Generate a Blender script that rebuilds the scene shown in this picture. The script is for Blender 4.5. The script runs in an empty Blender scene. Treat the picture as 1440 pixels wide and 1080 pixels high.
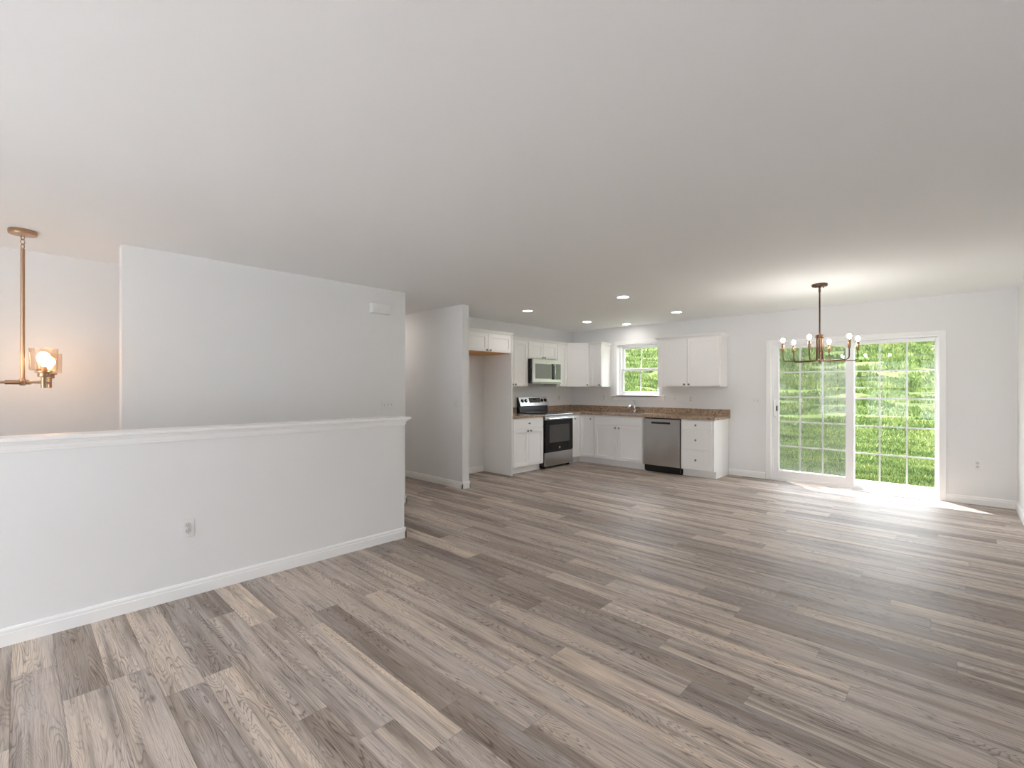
import bpy, bmesh, math, random
import numpy as np
from mathutils import Vector, Matrix, noise
PI = math.pi
random.seed(7)
sc = bpy.context.scene
COL = sc.collection

# ------------------------------------------------------------------ camera
CAM_H = 1.3383
FPX = 658.21
YAW = math.radians(43.416)
cd = bpy.data.cameras.new('camera'); cam = bpy.data.objects.new('camera', cd); COL.objects.link(cam)
cd.sensor_fit = 'HORIZONTAL'; cd.sensor_width = 36.0; cd.lens = FPX / 1440.0 * 36.0
cd.shift_y = 5.13 / 1440.0
cd.clip_start = 0.02; cd.clip_end = 300
cam.location = (0, 0, CAM_H); cam.rotation_euler = (PI/2, 0, YAW)
sc.camera = cam

# ------------------------------------------------------------------ render look
sc.view_settings.view_transform = 'Standard'; sc.view_settings.look = 'None'
sc.view_settings.gamma = 1.0; sc.view_settings.use_curve_mapping = False
sc.view_settings.exposure = 0.32
try:
    sc.cycles.use_denoising = True
    sc.cycles.denoiser = 'OPENIMAGEDENOISE'
    sc.cycles.max_bounces = 14; sc.cycles.diffuse_bounces = 8; sc.cycles.glossy_bounces = 6
    sc.cycles.transparent_max_bounces = 16
    sc.cycles.caustics_reflective = False; sc.cycles.caustics_refractive = False
    sc.cycles.sample_clamp_indirect = 6.0
    sc.cycles.blur_glossy = 0.5
except Exception:
    pass

# ------------------------------------------------------------------ sky and sun
SKY = 8.3
w = bpy.data.worlds.new('sky'); sc.world = w; w.use_nodes = True
nt = w.node_tree; nt.nodes.clear()
_o = nt.nodes.new('ShaderNodeOutputWorld'); _b = nt.nodes.new('ShaderNodeBackground')
_tc = nt.nodes.new('ShaderNodeTexCoord'); _sx = nt.nodes.new('ShaderNodeSeparateXYZ')
_r = nt.nodes.new('ShaderNodeValToRGB')
nt.links.new(_tc.outputs['Generated'], _sx.inputs[0]); nt.links.new(_sx.outputs['Z'], _r.inputs[0])
_r.color_ramp.elements[0].position = 0.0; _r.color_ramp.elements[0].color = (0.56, 0.57, 0.61, 1)
_e = _r.color_ramp.elements.new(0.32); _e.color = (0.88, 0.93, 1.0, 1)
_r.color_ramp.elements[2].position = 0.75; _r.color_ramp.elements[2].color = (0.83, 0.905, 1.0, 1)
nt.links.new(_r.outputs[0], _b.inputs[0]); _b.inputs[1].default_value = SKY
nt.links.new(_b.outputs[0], _o.inputs[0])

sun = bpy.data.lights.new('sun', 'SUN'); sun.energy = 15.0; sun.angle = math.radians(0.6); sun.color = (1.0, 0.975, 0.955)
so = bpy.data.objects.new('sun', sun); COL.objects.link(so)
SUN_EL = math.radians(66.0)
_d = Vector((0.69*math.cos(SUN_EL), -0.72*math.cos(SUN_EL), -math.sin(SUN_EL)))
so.rotation_euler = _d.to_track_quat('-Z', 'Y').to_euler(); so.location = (-6, 14, 12)

def portal(loc, rot, sx, sy):
    l = bpy.data.lights.new('window_portal', 'AREA'); l.shape = 'RECTANGLE'; l.size = sx; l.size_y = sy
    l.cycles.is_portal = True
    o = bpy.data.objects.new('window_portal', l); COL.objects.link(o); o.location = loc; o.rotation_euler = rot

# ------------------------------------------------------------------ measures of the house
H = 2.44
YF = 7.554; YFO = YF + 0.15         # wall with the patio door
XR = 0.50                            # wall on the right
XK = -5.50                           # kitchen wall with the range
YB = -3.00                           # front wall behind the camera
XHW = -3.579; HWT = 0.115            # half wall face and thickness
YHE = 2.379                          # end of the half wall
XU = -4.6425; UT = 0.115             # wall across the stairs
XFO = -5.42                          # foyer back wall
YHL = 4.036; HLT = 0.115             # hallway / kitchen partition
XHL = -4.72

portal((-1.04, YFO+0.02, 1.0), (-PI/2, 0, 0), 1.85, 2.0)
portal((-4.08, YFO+0.02, 1.65), (-PI/2, 0, 0), 0.85, 0.95)
portal((-1.5, YB-0.17, 1.285), (PI/2, 0, 0), 3.75, 1.95)
portal((-4.675, YB-0.17, 1.35), (PI/2, 0, 0), 0.95, 0.35)

# ------------------------------------------------------------------ material helpers
def new_mat(name):
    m = bpy.data.materials.new(name); m.use_nodes = True
    n = m.node_tree; b = n.nodes['Principled BSDF']
    return m, n, b
def N(n, t, **k):
    x = n.nodes.new(t)
    for a, v in k.items(): setattr(x, a, v)
    return x
def math_node(n, op, a, b=None):
    x = N(n, 'ShaderNodeMath', operation=op)
    for i, v in enumerate((a, b)):
        if v is None: continue
        if isinstance(v, (int, float)): x.inputs[i].default_value = v
        else: n.links.new(v, x.inputs[i])
    return x.outputs[0]
def ramp(n, fac, stops, interp='LINEAR'):
    r = N(n, 'ShaderNodeValToRGB'); r.color_ramp.interpolation = interp
    e = r.color_ramp.elements
    while len(e) < len(stops): e.new(0.5)
    for i, (p, c) in enumerate(stops):
        e[i].position = p; e[i].color = (c[0], c[1], c[2], 1)
    n.links.new(fac, r.inputs[0]); return r.outputs[0]
def mixc(n, fac, a, b, blend='MIX'):
    x = N(n, 'ShaderNodeMix', data_type='RGBA', blend_type=blend)
    if isinstance(fac, (int, float)): x.inputs[0].default_value = fac
    else: n.links.new(fac, x.inputs[0])
    for i, v in ((6, a), (7, b)):
        if isinstance(v, tuple): x.inputs[i].default_value = (v[0], v[1], v[2], 1)
        else: n.links.new(v, x.inputs[i])
    return x.outputs[2]
def noise_tex(n, vec, scale, detail=2, rough=0.5, dist=0.0):
    x = N(n, 'ShaderNodeTexNoise'); x.inputs['Scale'].default_value = scale
    x.inputs['Detail'].default_value = detail; x.inputs['Roughness'].default_value = rough
    x.inputs['Distortion'].default_value = dist
    if vec is not None: n.links.new(vec, x.inputs['Vector'])
    return x.outputs['Fac']
def objco(n, scale=(1, 1, 1)):
    t = N(n, 'ShaderNodeTexCoord'); m = N(n, 'ShaderNodeMapping'); m.inputs['Scale'].default_value = scale
    n.links.new(t.outputs['Object'], m.inputs[0]); return m.outputs[0]
def bump(n, b, h, strength, dist=0.01):
    x = N(n, 'ShaderNodeBump'); x.inputs['Strength'].default_value = strength; x.inputs['Distance'].default_value = dist
    n.links.new(h, x.inputs['Height']); n.links.new(x.outputs[0], b.inputs['Normal'])

def paint(name, col, rough=0.6, tex=0.012, scale=90, spec=0.35, var=0.012):
    m, n, b = new_mat(name)
    co = objco(n)
    f = noise_tex(n, co, 1.7, 3)
    c2 = tuple(max(0, c - var) for c in col)
    n.links.new(mixc(n, f, c2, col), b.inputs['Base Color'])
    b.inputs['Roughness'].default_value = rough; b.inputs['Specular IOR Level'].default_value = spec
    if tex: bump(n, b, noise_tex(n, co, scale, 3), tex*4, 0.002)
    return m
def metal(name, col, rough, stretch=None, var=0.06):
    m, n, b = new_mat(name)
    b.inputs['Metallic'].default_value = 1.0
    co = objco(n, stretch or (30, 30, 30))
    f = noise_tex(n, co, 1.0, 3)
    c2 = tuple(c*(1-var*2) for c in col)
    n.links.new(mixc(n, f, c2, col), b.inputs['Base Color'])
    mr = N(n, 'ShaderNodeMapRange'); mr.inputs[3].default_value = rough*0.85; mr.inputs[4].default_value = rough*1.2
    n.links.new(f, mr.inputs[0]); n.links.new(mr.outputs[0], b.inputs['Roughness'])
    return m
def emit(name, col, strength):
    m, n, b = new_mat(name)
    lw = N(n, 'ShaderNodeLayerWeight'); lw.inputs[0].default_value = 0.3
    c = mixc(n, lw.outputs['Facing'], col, tuple(x*0.92 for x in col))
    n.links.new(c, b.inputs['Emission Color']); b.inputs['Emission Strength'].default_value = strength
    b.inputs['Base Color'].default_value = (0.8, 0.8, 0.8, 1)
    return m
def clear_glass(name, tint=(0.98, 1, 0.99), refl=0.9, haze=0.0):
    m = bpy.data.materials.new(name); m.use_nodes = True; n = m.node_tree; n.nodes.clear()
    out = N(n, 'ShaderNodeOutputMaterial'); tr = N(n, 'ShaderNodeBsdfTransparent'); gl = N(n, 'ShaderNodeBsdfGlossy')
    fr = N(n, 'ShaderNodeFresnel'); ge = N(n, 'ShaderNodeNewGeometry')
    n.links.new(math_node(n, 'SUBTRACT', 1.5, math_node(n, 'MULTIPLY', ge.outputs['Backfacing'], 1.5-1/1.5)), fr.inputs[0])
    tr.inputs[0].default_value = (*tint, 1); gl.inputs['Roughness'].default_value = 0.01
    mx = N(n, 'ShaderNodeMixShader')
    n.links.new(math_node(n, 'MULTIPLY', fr.outputs[0], refl), mx.inputs[0])
    n.links.new(tr.outputs[0], mx.inputs[1]); n.links.new(gl.outputs[0], mx.inputs[2])
    n.links.new(mx.outputs[0], out.inputs[0]); return m

M = {}
M['wall'] = paint('wall_paint', (0.81, 0.81, 0.81), 0.62)
M['ceil'] = paint('ceiling_paint', (0.92, 0.92, 0.92), 0.8, 0.01)
M['trim'] = paint('trim_paint', (0.90, 0.90, 0.895), 0.35, 0, spec=0.5)
M['cab'] = paint('cabinet_paint', (0.90, 0.895, 0.885), 0.32, 0, spec=0.5)
M['vinyl'] = paint('white_vinyl', (0.90, 0.90, 0.91), 0.3, 0, spec=0.5)
M['plate'] = paint('white_plastic', (0.80, 0.80, 0.79), 0.28, 0, spec=0.5)
M['slot'] = paint('dark_slot', (0.02, 0.02, 0.02), 0.9, 0, spec=0.05)
M['register'] = paint('beige_register_metal', (0.50, 0.48, 0.45), 0.7, 0, spec=0.1)
M['plug'] = paint('socket_face', (0.66, 0.66, 0.65), 0.35, 0)
M['black'] = paint('black_enamel', (0.012, 0.012, 0.013), 0.25, 0, spec=0.5, var=0.003)
M['blackglass'] = paint('black_glass', (0.008, 0.008, 0.009), 0.10, 0, spec=0.4, var=0.002)
M['ovenglass'] = paint('oven_window_glass', (0.06, 0.058, 0.055), 0.12, 0, spec=0.8, var=0.004)
M['mwglass'] = paint('microwave_window', (0.16, 0.16, 0.165), 0.16, 0, spec=0.8, var=0.01)
M['steel'] = metal('brushed_steel', (0.62, 0.61, 0.60), 0.30, (2, 2, 160), 0.03)
M['steelv'] = metal('brushed_steel_front', (0.60, 0.59, 0.58), 0.26, (160, 160, 2), 0.012)
M['steelm'] = metal('satin_steel', (0.64, 0.63, 0.63), 0.42, (2, 2, 160), 0.01)
M['steeld'] = metal('dishwasher_steel', (0.58, 0.57, 0.57), 0.20, (2, 2, 2), 0.005)
M['chrome'] = metal('chrome', (0.75, 0.75, 0.76), 0.10, var=0.01)
M['nickel'] = metal('dark_nickel', (0.30, 0.29, 0.28), 0.28, var=0.03)
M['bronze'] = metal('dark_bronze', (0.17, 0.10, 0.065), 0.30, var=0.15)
M['bronze_gold'] = metal('aged_brass', (0.42, 0.26, 0.15), 0.28, var=0.12)  # lighter gold-toned metal for the hub and candle sleeves
M['brass'] = metal('satin_brass', (0.52, 0.33, 0.205), 0.32, var=0.05)
M['bulb'] = emit('lit_candle_bulb', (1.0, 0.95, 0.89), 160)
M['warmbulb'] = emit('lit_warm_bulb', (1.0, 0.66, 0.38), 36)
M['can'] = emit('can_light_lens', (1.0, 0.94, 0.88), 42)
M['hallglobe'] = emit('hall_lamp_globe', (1.0, 0.90, 0.82), 34)
M['pane'] = clear_glass('window_glass', (0.98, 0.985, 0.98), 0.45)
M['shade'] = clear_glass('glow_tinted_seeded_glass', (0.99, 0.93, 0.87), 1.0)  # warm tint puts the bulb glow into the colour of the clear glass

def wood_raw():
    m, n, b = new_mat('raw_plywood')
    f = noise_tex(n, objco(n, (3, 40, 3)), 1.0, 4)
    n.links.new(ramp(n, f, [(0.3, (0.55, 0.26, 0.07)), (0.7, (0.72, 0.38, 0.13))]), b.inputs['Base Color'])
    b.inputs['Roughness'].default_value = 0.5
    return m
M['plywood'] = wood_raw()

def granite():
    m, n, b = new_mat('brown_granite')
    co = objco(n)
    v = N(n, 'ShaderNodeTexVoronoi'); v.inputs['Scale'].default_value = 95; n.links.new(co, v.inputs['Vector'])
    sep = N(n, 'ShaderNodeSeparateColor'); n.links.new(v.outputs['Color'], sep.inputs[0])
    c = ramp(n, sep.outputs[0], [(0.0, (0.05, 0.036, 0.028)), (0.14, (0.22, 0.145, 0.10)), (0.38, (0.45, 0.315, 0.225)),
                                 (0.68, (0.58, 0.44, 0.32)), (1.0, (0.72, 0.60, 0.47))], 'CONSTANT')
    c = mixc(n, 0.45, c, ramp(n, noise_tex(n, co, 22, 5, 0.7), [(0.3, (0.16, 0.115, 0.085)), (0.6, (0.50, 0.37, 0.26)), (0.8, (0.66, 0.53, 0.40))]))
    n.links.new(c, b.inputs['Base Color']); b.inputs['Roughness'].default_value = 0.12
    return m
M['granite'] = granite()

PW = 0.1524; PL = 1.219; PY0 = 0.589
def floor_mat():
    m, n, b = new_mat('grey_oak_planks')
    uv = N(n, 'ShaderNodeUVMap', uv_map='plank'); at = N(n, 'ShaderNodeAttribute', attribute_name='tone')
    s = N(n, 'ShaderNodeSeparateXYZ'); n.links.new(uv.outputs[0], s.inputs[0])
    a = N(n, 'ShaderNodeSeparateColor'); n.links.new(at.outputs['Color'], a.inputs[0])
    U, V = s.outputs[0], s.outputs[1]
    r1, r2, r3 = a.outputs[0], a.outputs[1], a.outputs[2]
    def vec(su, sv, ku=37.0, kv=19.0):
        c = N(n, 'ShaderNodeCombineXYZ')
        n.links.new(math_node(n, 'ADD', math_node(n, 'MULTIPLY', U, su), math_node(n, 'MULTIPLY', r2, ku)), c.inputs[0])
        n.links.new(math_node(n, 'ADD', math_node(n, 'MULTIPLY', V, sv), math_node(n, 'MULTIPLY', r3, kv)), c.inputs[1])
        n.links.new(math_node(n, 'MULTIPLY', r2, 5.0), c.inputs[2])
        return c.outputs[0]
    base = ramp(n, r1, [(0.0, (0.250, 0.200, 0.163)), (0.12, (0.320, 0.262, 0.215)), (0.34, (0.450, 0.380, 0.320)),
                        (0.58, (0.520, 0.440, 0.368)), (0.80, (0.570, 0.482, 0.400)), (1.0, (0.640, 0.535, 0.435))])
    # grey / tan cast that drifts along and across each board
    blot = noise_tex(n, vec(0.9, 7.0), 1.0, 3, 0.55)
    grey = ramp(n, blot, [(0.38, (0.0,)*3), (0.62, (1.0,)*3)])
    base = mixc(n, math_node(n, 'MULTIPLY', grey, 0.55), base, (0.405, 0.374, 0.362))
    dk = noise_tex(n, vec(0.75, 15.0, 71.0, 43.0), 1.0, 4, 0.62, 0.2)
    dkm = ramp(n, dk, [(0.45, (0.0,)*3), (0.64, (1.0,)*3)])
    base = mixc(n, math_node(n, 'MULTIPLY', dkm, 0.78), base, (0.185, 0.150, 0.124))
    # cathedral grain: contour lines of a stretched noise
    f = noise_tex(n, vec(0.80, 9.0, 13.0, 29.0), 1.0, 2.6, 0.45, 0.25)
    fr = math_node(n, 'FRACT', math_node(n, 'MULTIPLY', f, 50.0))
    line = ramp(n, fr, [(0.0, (1.0,)*3), (0.16, (0.35,)*3), (0.40, (0.0,)*3), (0.86, (0.0,)*3), (1.0, (1.0,)*3)])
    pres = ramp(n, noise_tex(n, vec(1.6, 7.0, 7.0, 3.0), 1.0, 2, 0.5), [(0.34, (0.15,)*3), (0.55, (1.0,)*3)])
    lf = math_node(n, 'MULTIPLY', math_node(n, 'MULTIPLY', line, pres), 0.85)
    base = mixc(n, lf, base, mixc(n, 1.0, base, (0.36, 0.33, 0.31), 'MULTIPLY'))
    # fine fibres
    fb = noise_tex(n, vec(5.0, 210.0), 1.0, 4, 0.65)
    fbm = ramp(n, fb, [(0.28, (0.50,)*3), (0.48, (0.97,)*3), (0.74, (1.22,)*3)])
    base = mixc(n, 0.85, base, fbm, 'MULTIPLY')
    # knots
    vo = N(n, 'ShaderNodeTexVoronoi'); vo.inputs['Scale'].default_value = 1.0; n.links.new(vec(1.1, 3.4, 91.0, 57.0), vo.inputs['Vector'])
    kn = ramp(n, vo.outputs['Distance'], [(0.0, (1.0,)*3), (0.022, (0.6,)*3), (0.05, (0.0,)*3)])
    base = mixc(n, math_node(n, 'MULTIPLY', kn, 0.75), base, (0.07, 0.05, 0.038))
    # joints
    e1 = math_node(n, 'LESS_THAN', V, 0.0012); e2 = math_node(n, 'GREATER_THAN', V, PW-0.0008)
    e3 = math_node(n, 'LESS_THAN', U, 0.0014)
    e = math_node(n, 'MAXIMUM', math_node(n, 'MAXIMUM', e1, e2), e3)
    base = mixc(n, math_node(n, 'MULTIPLY', e, 0.55), base, (0.07, 0.055, 0.045))
    base = mixc(n, 1.0, base, (1.17, 1.155, 1.16), 'MULTIPLY')
    n.links.new(base, b.inputs['Base Color'])
    rr = N(n, 'ShaderNodeMapRange'); rr.inputs[3].default_value = 0.40; rr.inputs[4].default_value = 0.55
    n.links.new(fb, rr.inputs[0]); n.links.new(rr.outputs[0], b.inputs['Roughness'])
    b.inputs['Specular IOR Level'].default_value = 0.25
    bump(n, b, math_node(n, 'SUBTRACT', fb, math_node(n, 'MULTIPLY', lf, 0.7)), 0.10, 0.0015)
    return m
M['floor'] = floor_mat()

def grass_ground():
    m, n, b = new_mat('lawn_ground')
    co = objco(n)
    f = noise_tex(n, co, 1.3, 5, 0.65)
    g = noise_tex(n, co, 14, 4, 0.7)
    c = ramp(n, f, [(0.32, (0.058, 0.085, 0.022)), (0.5, (0.082, 0.112, 0.028)), (0.66, (0.115, 0.135, 0.040))])
    c = mixc(n, 1.0, c, ramp(n, g, [(0.3, (0.5,)*3), (0.6, (1.15,)*3)]), 'MULTIPLY')
    # very dark green streaks in the ground colour of the rough slope
    st = noise_tex(n, objco(n, (0.9, 3.4, 1.0)), 1.0, 4, 0.6)
    sx = N(n, 'ShaderNodeSeparateXYZ'); n.links.new(objco(n), sx.inputs[0])
    far = N(n, 'ShaderNodeMapRange'); far.inputs[1].default_value = 14.0; far.inputs[2].default_value = 19.0; n.links.new(sx.outputs[1], far.inputs[0])
    k = math_node(n, 'MULTIPLY', far.outputs[0], ramp(n, st, [(0.50, (0.0,)*3), (0.57, (1.0,)*3)]))
    c = mixc(n, k, c, (0.016, 0.022, 0.008))
    n.links.new(c, b.inputs['Base Color']); b.inputs['Roughness'].default_value = 0.9
    b.inputs['Specular IOR Level'].default_value = 0.1
    return m
M['ground'] = grass_ground()
def bounce_ground():
    m, n, b = new_mat('pale_bounce_ground')  # pale colour chosen to bounce light in through the front windows
    f = noise_tex(n, objco(n), 2.5, 5, 0.6)
    n.links.new(ramp(n, f, [(0.3, (0.66, 0.655, 0.66)), (0.7, (0.76, 0.755, 0.76))]), b.inputs['Base Color'])
    b.inputs['Roughness'].default_value = 0.85
    return m
M['bounce'] = bounce_ground()
def blade_mat():
    m, n, b = new_mat('grass_blades')
    at = N(n, 'ShaderNodeAttribute', attribute_name='shade')
    s = N(n, 'ShaderNodeSeparateColor'); n.links.new(at.outputs['Color'], s.inputs[0])
    c = ramp(n, s.outputs[0], [(0.0, (0.034, 0.060, 0.012)), (0.5, (0.090, 0.136, 0.028)), (1.0, (0.195, 0.222, 0.066))])
    n.links.new(c, b.inputs['Base Color']); b.inputs['Roughness'].default_value = 0.6
    b.inputs['Specular IOR Level'].default_value = 0.2
    return m
M['blade'] = blade_mat()

# ------------------------------------------------------------------ mesh helpers
def box(bm, x0, x1, y0, y1, z0, z1, bev=0.0):
    r = bmesh.ops.create_cube(bm, size=1.0)
    vs = r['verts']
    for v in vs:
        v.co = Vector(((x0+x1)/2 + v.co.x*(x1-x0), (y0+y1)/2 + v.co.y*(y1-y0), (z0+z1)/2 + v.co.z*(z1-z0)))
    if bev > 0:
        es = list({e for v in vs for e in v.link_edges})
        bmesh.ops.bevel(bm, geom=es, offset=bev, segments=2, profile=0.5, affect='EDGES')
def tube(bm, pts, r, seg=10, cap=True):
    pts = [Vector(p) for p in pts]; rings = []
    rr = r if isinstance(r, (list, tuple)) else [r]*len(pts)
    ref = None
    for i, p in enumerate(pts):
        t = (pts[min(i+1, len(pts)-1)] - pts[max(i-1, 0)]).normalized()
        if ref is None:
            ref = Vector((0, 0, 1)) if abs(t.z) < 0.9 else Vector((1, 0, 0))
        u = (ref - t*ref.dot(t)).normalized(); ref = u; v = t.cross(u)
        rings.append([bm.verts.new(p + (u*math.cos(2*PI*k/seg) + v*math.sin(2*PI*k/seg))*rr[i]) for k in range(seg)])
    for a, b in zip(rings, rings[1:]):
        for k in range(seg): bm.faces.new((a[k], a[(k+1) % seg], b[(k+1) % seg], b[k]))
    if cap: bm.faces.new(rings[0][::-1]); bm.faces.new(rings[-1])
def lathe(bm, prof, seg=24, c=(0, 0, 0), axis='Z', close=False):
    rings = []
    for r, h in prof:
        ring = []
        for k in range(seg):
            a = 2*PI*k/seg; x, y = max(r, 1e-5)*math.cos(a), max(r, 1e-5)*math.sin(a)
            p = {'Z': (x, y, h), 'Y': (x, h, y), 'X': (h, x, y)}[axis]
            ring.append(bm.verts.new(Vector(p)+Vector(c)))
        rings.append(ring)
    prs = list(zip(rings, rings[1:]))
    if close: prs.append((rings[-1], rings[0]))
    for a, b in prs:
        for k in range(seg): bm.faces.new((a[k], a[(k+1) % seg], b[(k+1) % seg], b[k]))
    if not close:
        if prof[0][0] > 1e-4: bm.faces.new(rings[0][::-1])
        if prof[-1][0] > 1e-4: bm.faces.new(rings[-1])
def prism(bm, poly, a0, a1, axis):
    """extrude a closed 2-D polygon along an axis: axis X -> poly is (y,z), axis Y -> poly is (x,z), axis Z -> (x,y)"""
    def P(q, t): return {'X': (t, q[0], q[1]), 'Y': (q[0], t, q[1]), 'Z': (q[0], q[1], t)}[axis]
    A = [bm.verts.new(P(q, a0)) for q in poly]; B = [bm.verts.new(P(q, a1)) for q in poly]
    k = len(poly)
    for i in range(k): bm.faces.new((A[i], A[(i+1) % k], B[(i+1) % k], B[i]))
    bm.faces.new(A[::-1]); bm.faces.new(B)
def obj(name, bm, mat, parent=None, smooth=False, label=None):
    bmesh.ops.recalc_face_normals(bm, faces=bm.faces)
    me = bpy.data.meshes.new(name); bm.to_mesh(me); bm.free()
    for mm in (mat if isinstance(mat, list) else [mat]): me.materials.append(mm)
    if smooth:
        for p in me.polygons: p.use_smooth = True
        try: me.set_sharp_from_angle(angle=math.radians(40))
        except Exception: pass
    o = bpy.data.objects.new(name, me); COL.objects.link(o)
    if parent: o.parent = parent
    if label: o['label'] = label
    return o
def B(): return bmesh.new()
def bx(name, x0, x1, y0, y1, z0, z1, mat, parent=None, bev=0.0, label=None):
    b = B(); box(b, x0, x1, y0, y1, z0, z1, bev); return obj(name, b, mat, parent, label=label)
def thing(name, label, cat, loc=(0, 0, 0), rz=0, group=None):
    o = bpy.data.objects.new(name, None); COL.objects.link(o); o.empty_display_size = 0.1
    o.location = loc; o.rotation_euler = (0, 0, rz); o['label'] = label; o['category'] = cat
    if group: o['group'] = group
    return o
def tag(o, label, cat, group=None, kind=None):
    o['label'] = label; o['category'] = cat
    if group: o['group'] = group
    if kind: o['kind'] = kind
    return o
def struct(o): o['kind'] = 'structure'; return o
def empty_struct(name, loc=(0, 0, 0)):
    o = bpy.data.objects.new(name, None); COL.objects.link(o); o.location = loc; o['kind'] = 'structure'; return o
def copy_tree(o, parent=None):
    c = o.copy(); COL.objects.link(c)
    if parent: c.parent = parent
    for ch in [x for x in bpy.data.objects if x.parent == o]: copy_tree(ch, c)
    return c
def wall_with_holes(bm, axis, a0, a1, p0, p1, z0, z1, holes):
    """wall along 'X' or 'Y' from a0 to a1, thickness p0..p1, rectangular holes (h0,h1,zl,zh)"""
    cuts = sorted({a0, a1} | {h[0] for h in holes} | {h[1] for h in holes})
    for c0, c1 in zip(cuts, cuts[1:]):
        mid = (c0+c1)/2; zs = [(z0, z1)]
        for h in holes:
            if h[0] < mid < h[1]:
                zs = [(z0, h[2]), (h[3], z1)]
        for q0, q1 in zs:
            if q1-q0 < 1e-4: continue
            if axis == 'X': box(bm, c0, c1, p0, p1, q0, q1)
            else: box(bm, p0, p1, c0, c1, q0, q1)
    bmesh.ops.remove_doubles(bm, verts=bm.verts, dist=1e-4)

# ------------------------------------------------------------------ floor, ceiling, walls
rnd = random.Random(31)
KNOWN = {0: -2.52, 1: -1.914, 2: -1.645, 4: -2.77, 8: -1.46, 9: -0.87, 10: -1.87, 12: -1.56}
DARK = {(4, -2.2): 0.08, (12, -2.2): 0.10, (10, -1.3): 0.12, (9, -0.3): 0.05, (0, -3.1): 0.15, (0, -1.9): 0.85, (1, -2.5): 0.8,
        (1, -1.3): 0.3, (8, -0.8): 0.92, (2, -1.0): 0.75, (3, -2.0): 0.95, (5, -2.0): 0.6}
FLOOR_RECTS = [(-3.70, XR, YB, YHE), (-8.0, XR, YHE, YF)]
fb = B(); uvl = fb.loops.layers.uv.new('plank'); cl = fb.loops.layers.float_color.new('tone')
r0 = int(math.floor((YB-PY0)/PW)); r1_ = int(math.ceil((YF-PY0)/PW))
for row in range(r0, r1_):
    ya, yb = PY0+row*PW, PY0+(row+1)*PW
    off = KNOWN.get(row, rnd.uniform(0, PL))
    k0 = int(math.floor((-8.1-off)/PL))
    for k in range(k0, k0+9):
        xa, xb = off+k*PL, off+(k+1)*PL
        t = rnd.random(); t = 0.08+0.84*t
        if rnd.random() < 0.14: t = rnd.uniform(0, 0.15)
        g, h_ = rnd.random(), rnd.random()
        for (rr_, xx), val in DARK.items():
            if rr_ == row and xa < xx < xb: t = val
        for (X0, X1, Y0, Y1) in FLOOR_RECTS:
            cx0, cx1, cy0, cy1 = max(xa, X0), min(xb, X1), max(ya, Y0), min(yb, Y1)
            if cx1-cx0 < 1e-4 or cy1-cy0 < 1e-4: continue
            vs = [fb.verts.new((x, y, 0)) for x, y in ((cx0, cy0), (cx1, cy0), (cx1, cy1), (cx0, cy1))]
            f = fb.faces.new(vs)
            for lp in f.loops:
                lp[uvl].uv = (lp.vert.co.x-xa, lp.vert.co.y-ya); lp[cl] = (t, g, h_, 1)
for (X0, X1, Y0, Y1) in FLOOR_RECTS:   # the sub-floor that gives it its thickness
    box(fb, X0, X1, Y0, Y1, -0.25, -0.004)
fl = struct(obj('floor', fb, M['floor']))

b = B(); box(b, -8.2, XR+0.2, YB-0.2, YFO+0.0, H, H+0.25); struct(obj('ceiling', b, M['ceil']))

b = B(); box(b, -8.2, XR+0.45, YFO, YFO+0.12, H+0.10, H+0.25); box(b, -8.2, XR+0.45, YFO+0.12, YFO+0.14, H+0.06, H+0.27); struct(obj('added_eave', b, M['trim']))  # unseen eave, added to hold back sky light at the patio door
SL = (-1.95, -0.135, 0.0, 1.985)      # patio door opening
WN = (-4.49, -3.67, 1.195, 2.115)     # kitchen window opening
b = B(); wall_with_holes(b, 'X', -8.2, XR+0.15, YF, YFO, -0.25, H, [SL, WN]); struct(obj('wall_far', b, M['wall']))
b = B(); box(b, XR, XR+0.15, YB-0.15, YF, -0.25, H); struct(obj('wall_right', b, M['wall']))
FW = [(-3.35, -2.20, 0.35, 2.22), (-2.08, -0.93, 0.35, 2.22), (-0.81, 0.34, 0.35, 2.22), (-5.15, -4.20, -1.02, 1.02), (-5.15, -4.20, 1.2, 1.5)]  # front window openings enlarged to bring more light into the room
b = B()
wall_with_holes(b, 'X', XHW-HWT/2, XR, YB-0.15, YB, -1.2, H, FW[:3])
cuts = [(-5.6, -5.15, -1.2, H), (-5.15, -4.20, -1.2, -1.02), (-5.15, -4.20, 1.02, 1.2), (-5.15, -4.20, 1.5, H), (-4.20, XHW-HWT/2, -1.2, H)]
for x0, x1, z0, z1 in cuts: box(b, x0, x1, YB-0.15, YB, z0, z1)
struct(obj('wall_front', b, M['wall']))
b = B(); box(b, XK-0.12, XK, YHL+HLT, YF, -0.1, H); struct(obj('wall_kitchen', b, M['wall']))
b = B(); box(b, -8.0, XHL, YHL, YHL+HLT, 0.0, H); struct(obj('wall_hall', b, M['wall']))
b = B(); box(b, -8.15, -8.0, YHE, YF, -0.25, H); struct(obj('wall_hall_end', b, M['wall']))
b = B(); box(b, XU-UT, XU, 0.55, 3.10, -1.2, H); box(b, -8.0, XU-UT, 3.10-UT, 3.10, 0, H); struct(obj('wall_stair', b, M['wall']))
b = B(); box(b, XFO-0.12, XFO, YB-0.15, 1.3, -1.2, H); box(b, XFO, XU-UT, 1.18, 1.30, -1.2, H); struct(obj('wall_foyer', b, M['wall']))
b = B(); box(b, XHW-HWT, XHW, YB, YHE, -0.0, 1.0); box(b, XHW-HWT, XHW-HWT+0.05, YB, YHE, -1.2, 0.0); struct(obj('wall_half', b, M['wall']))

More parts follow.
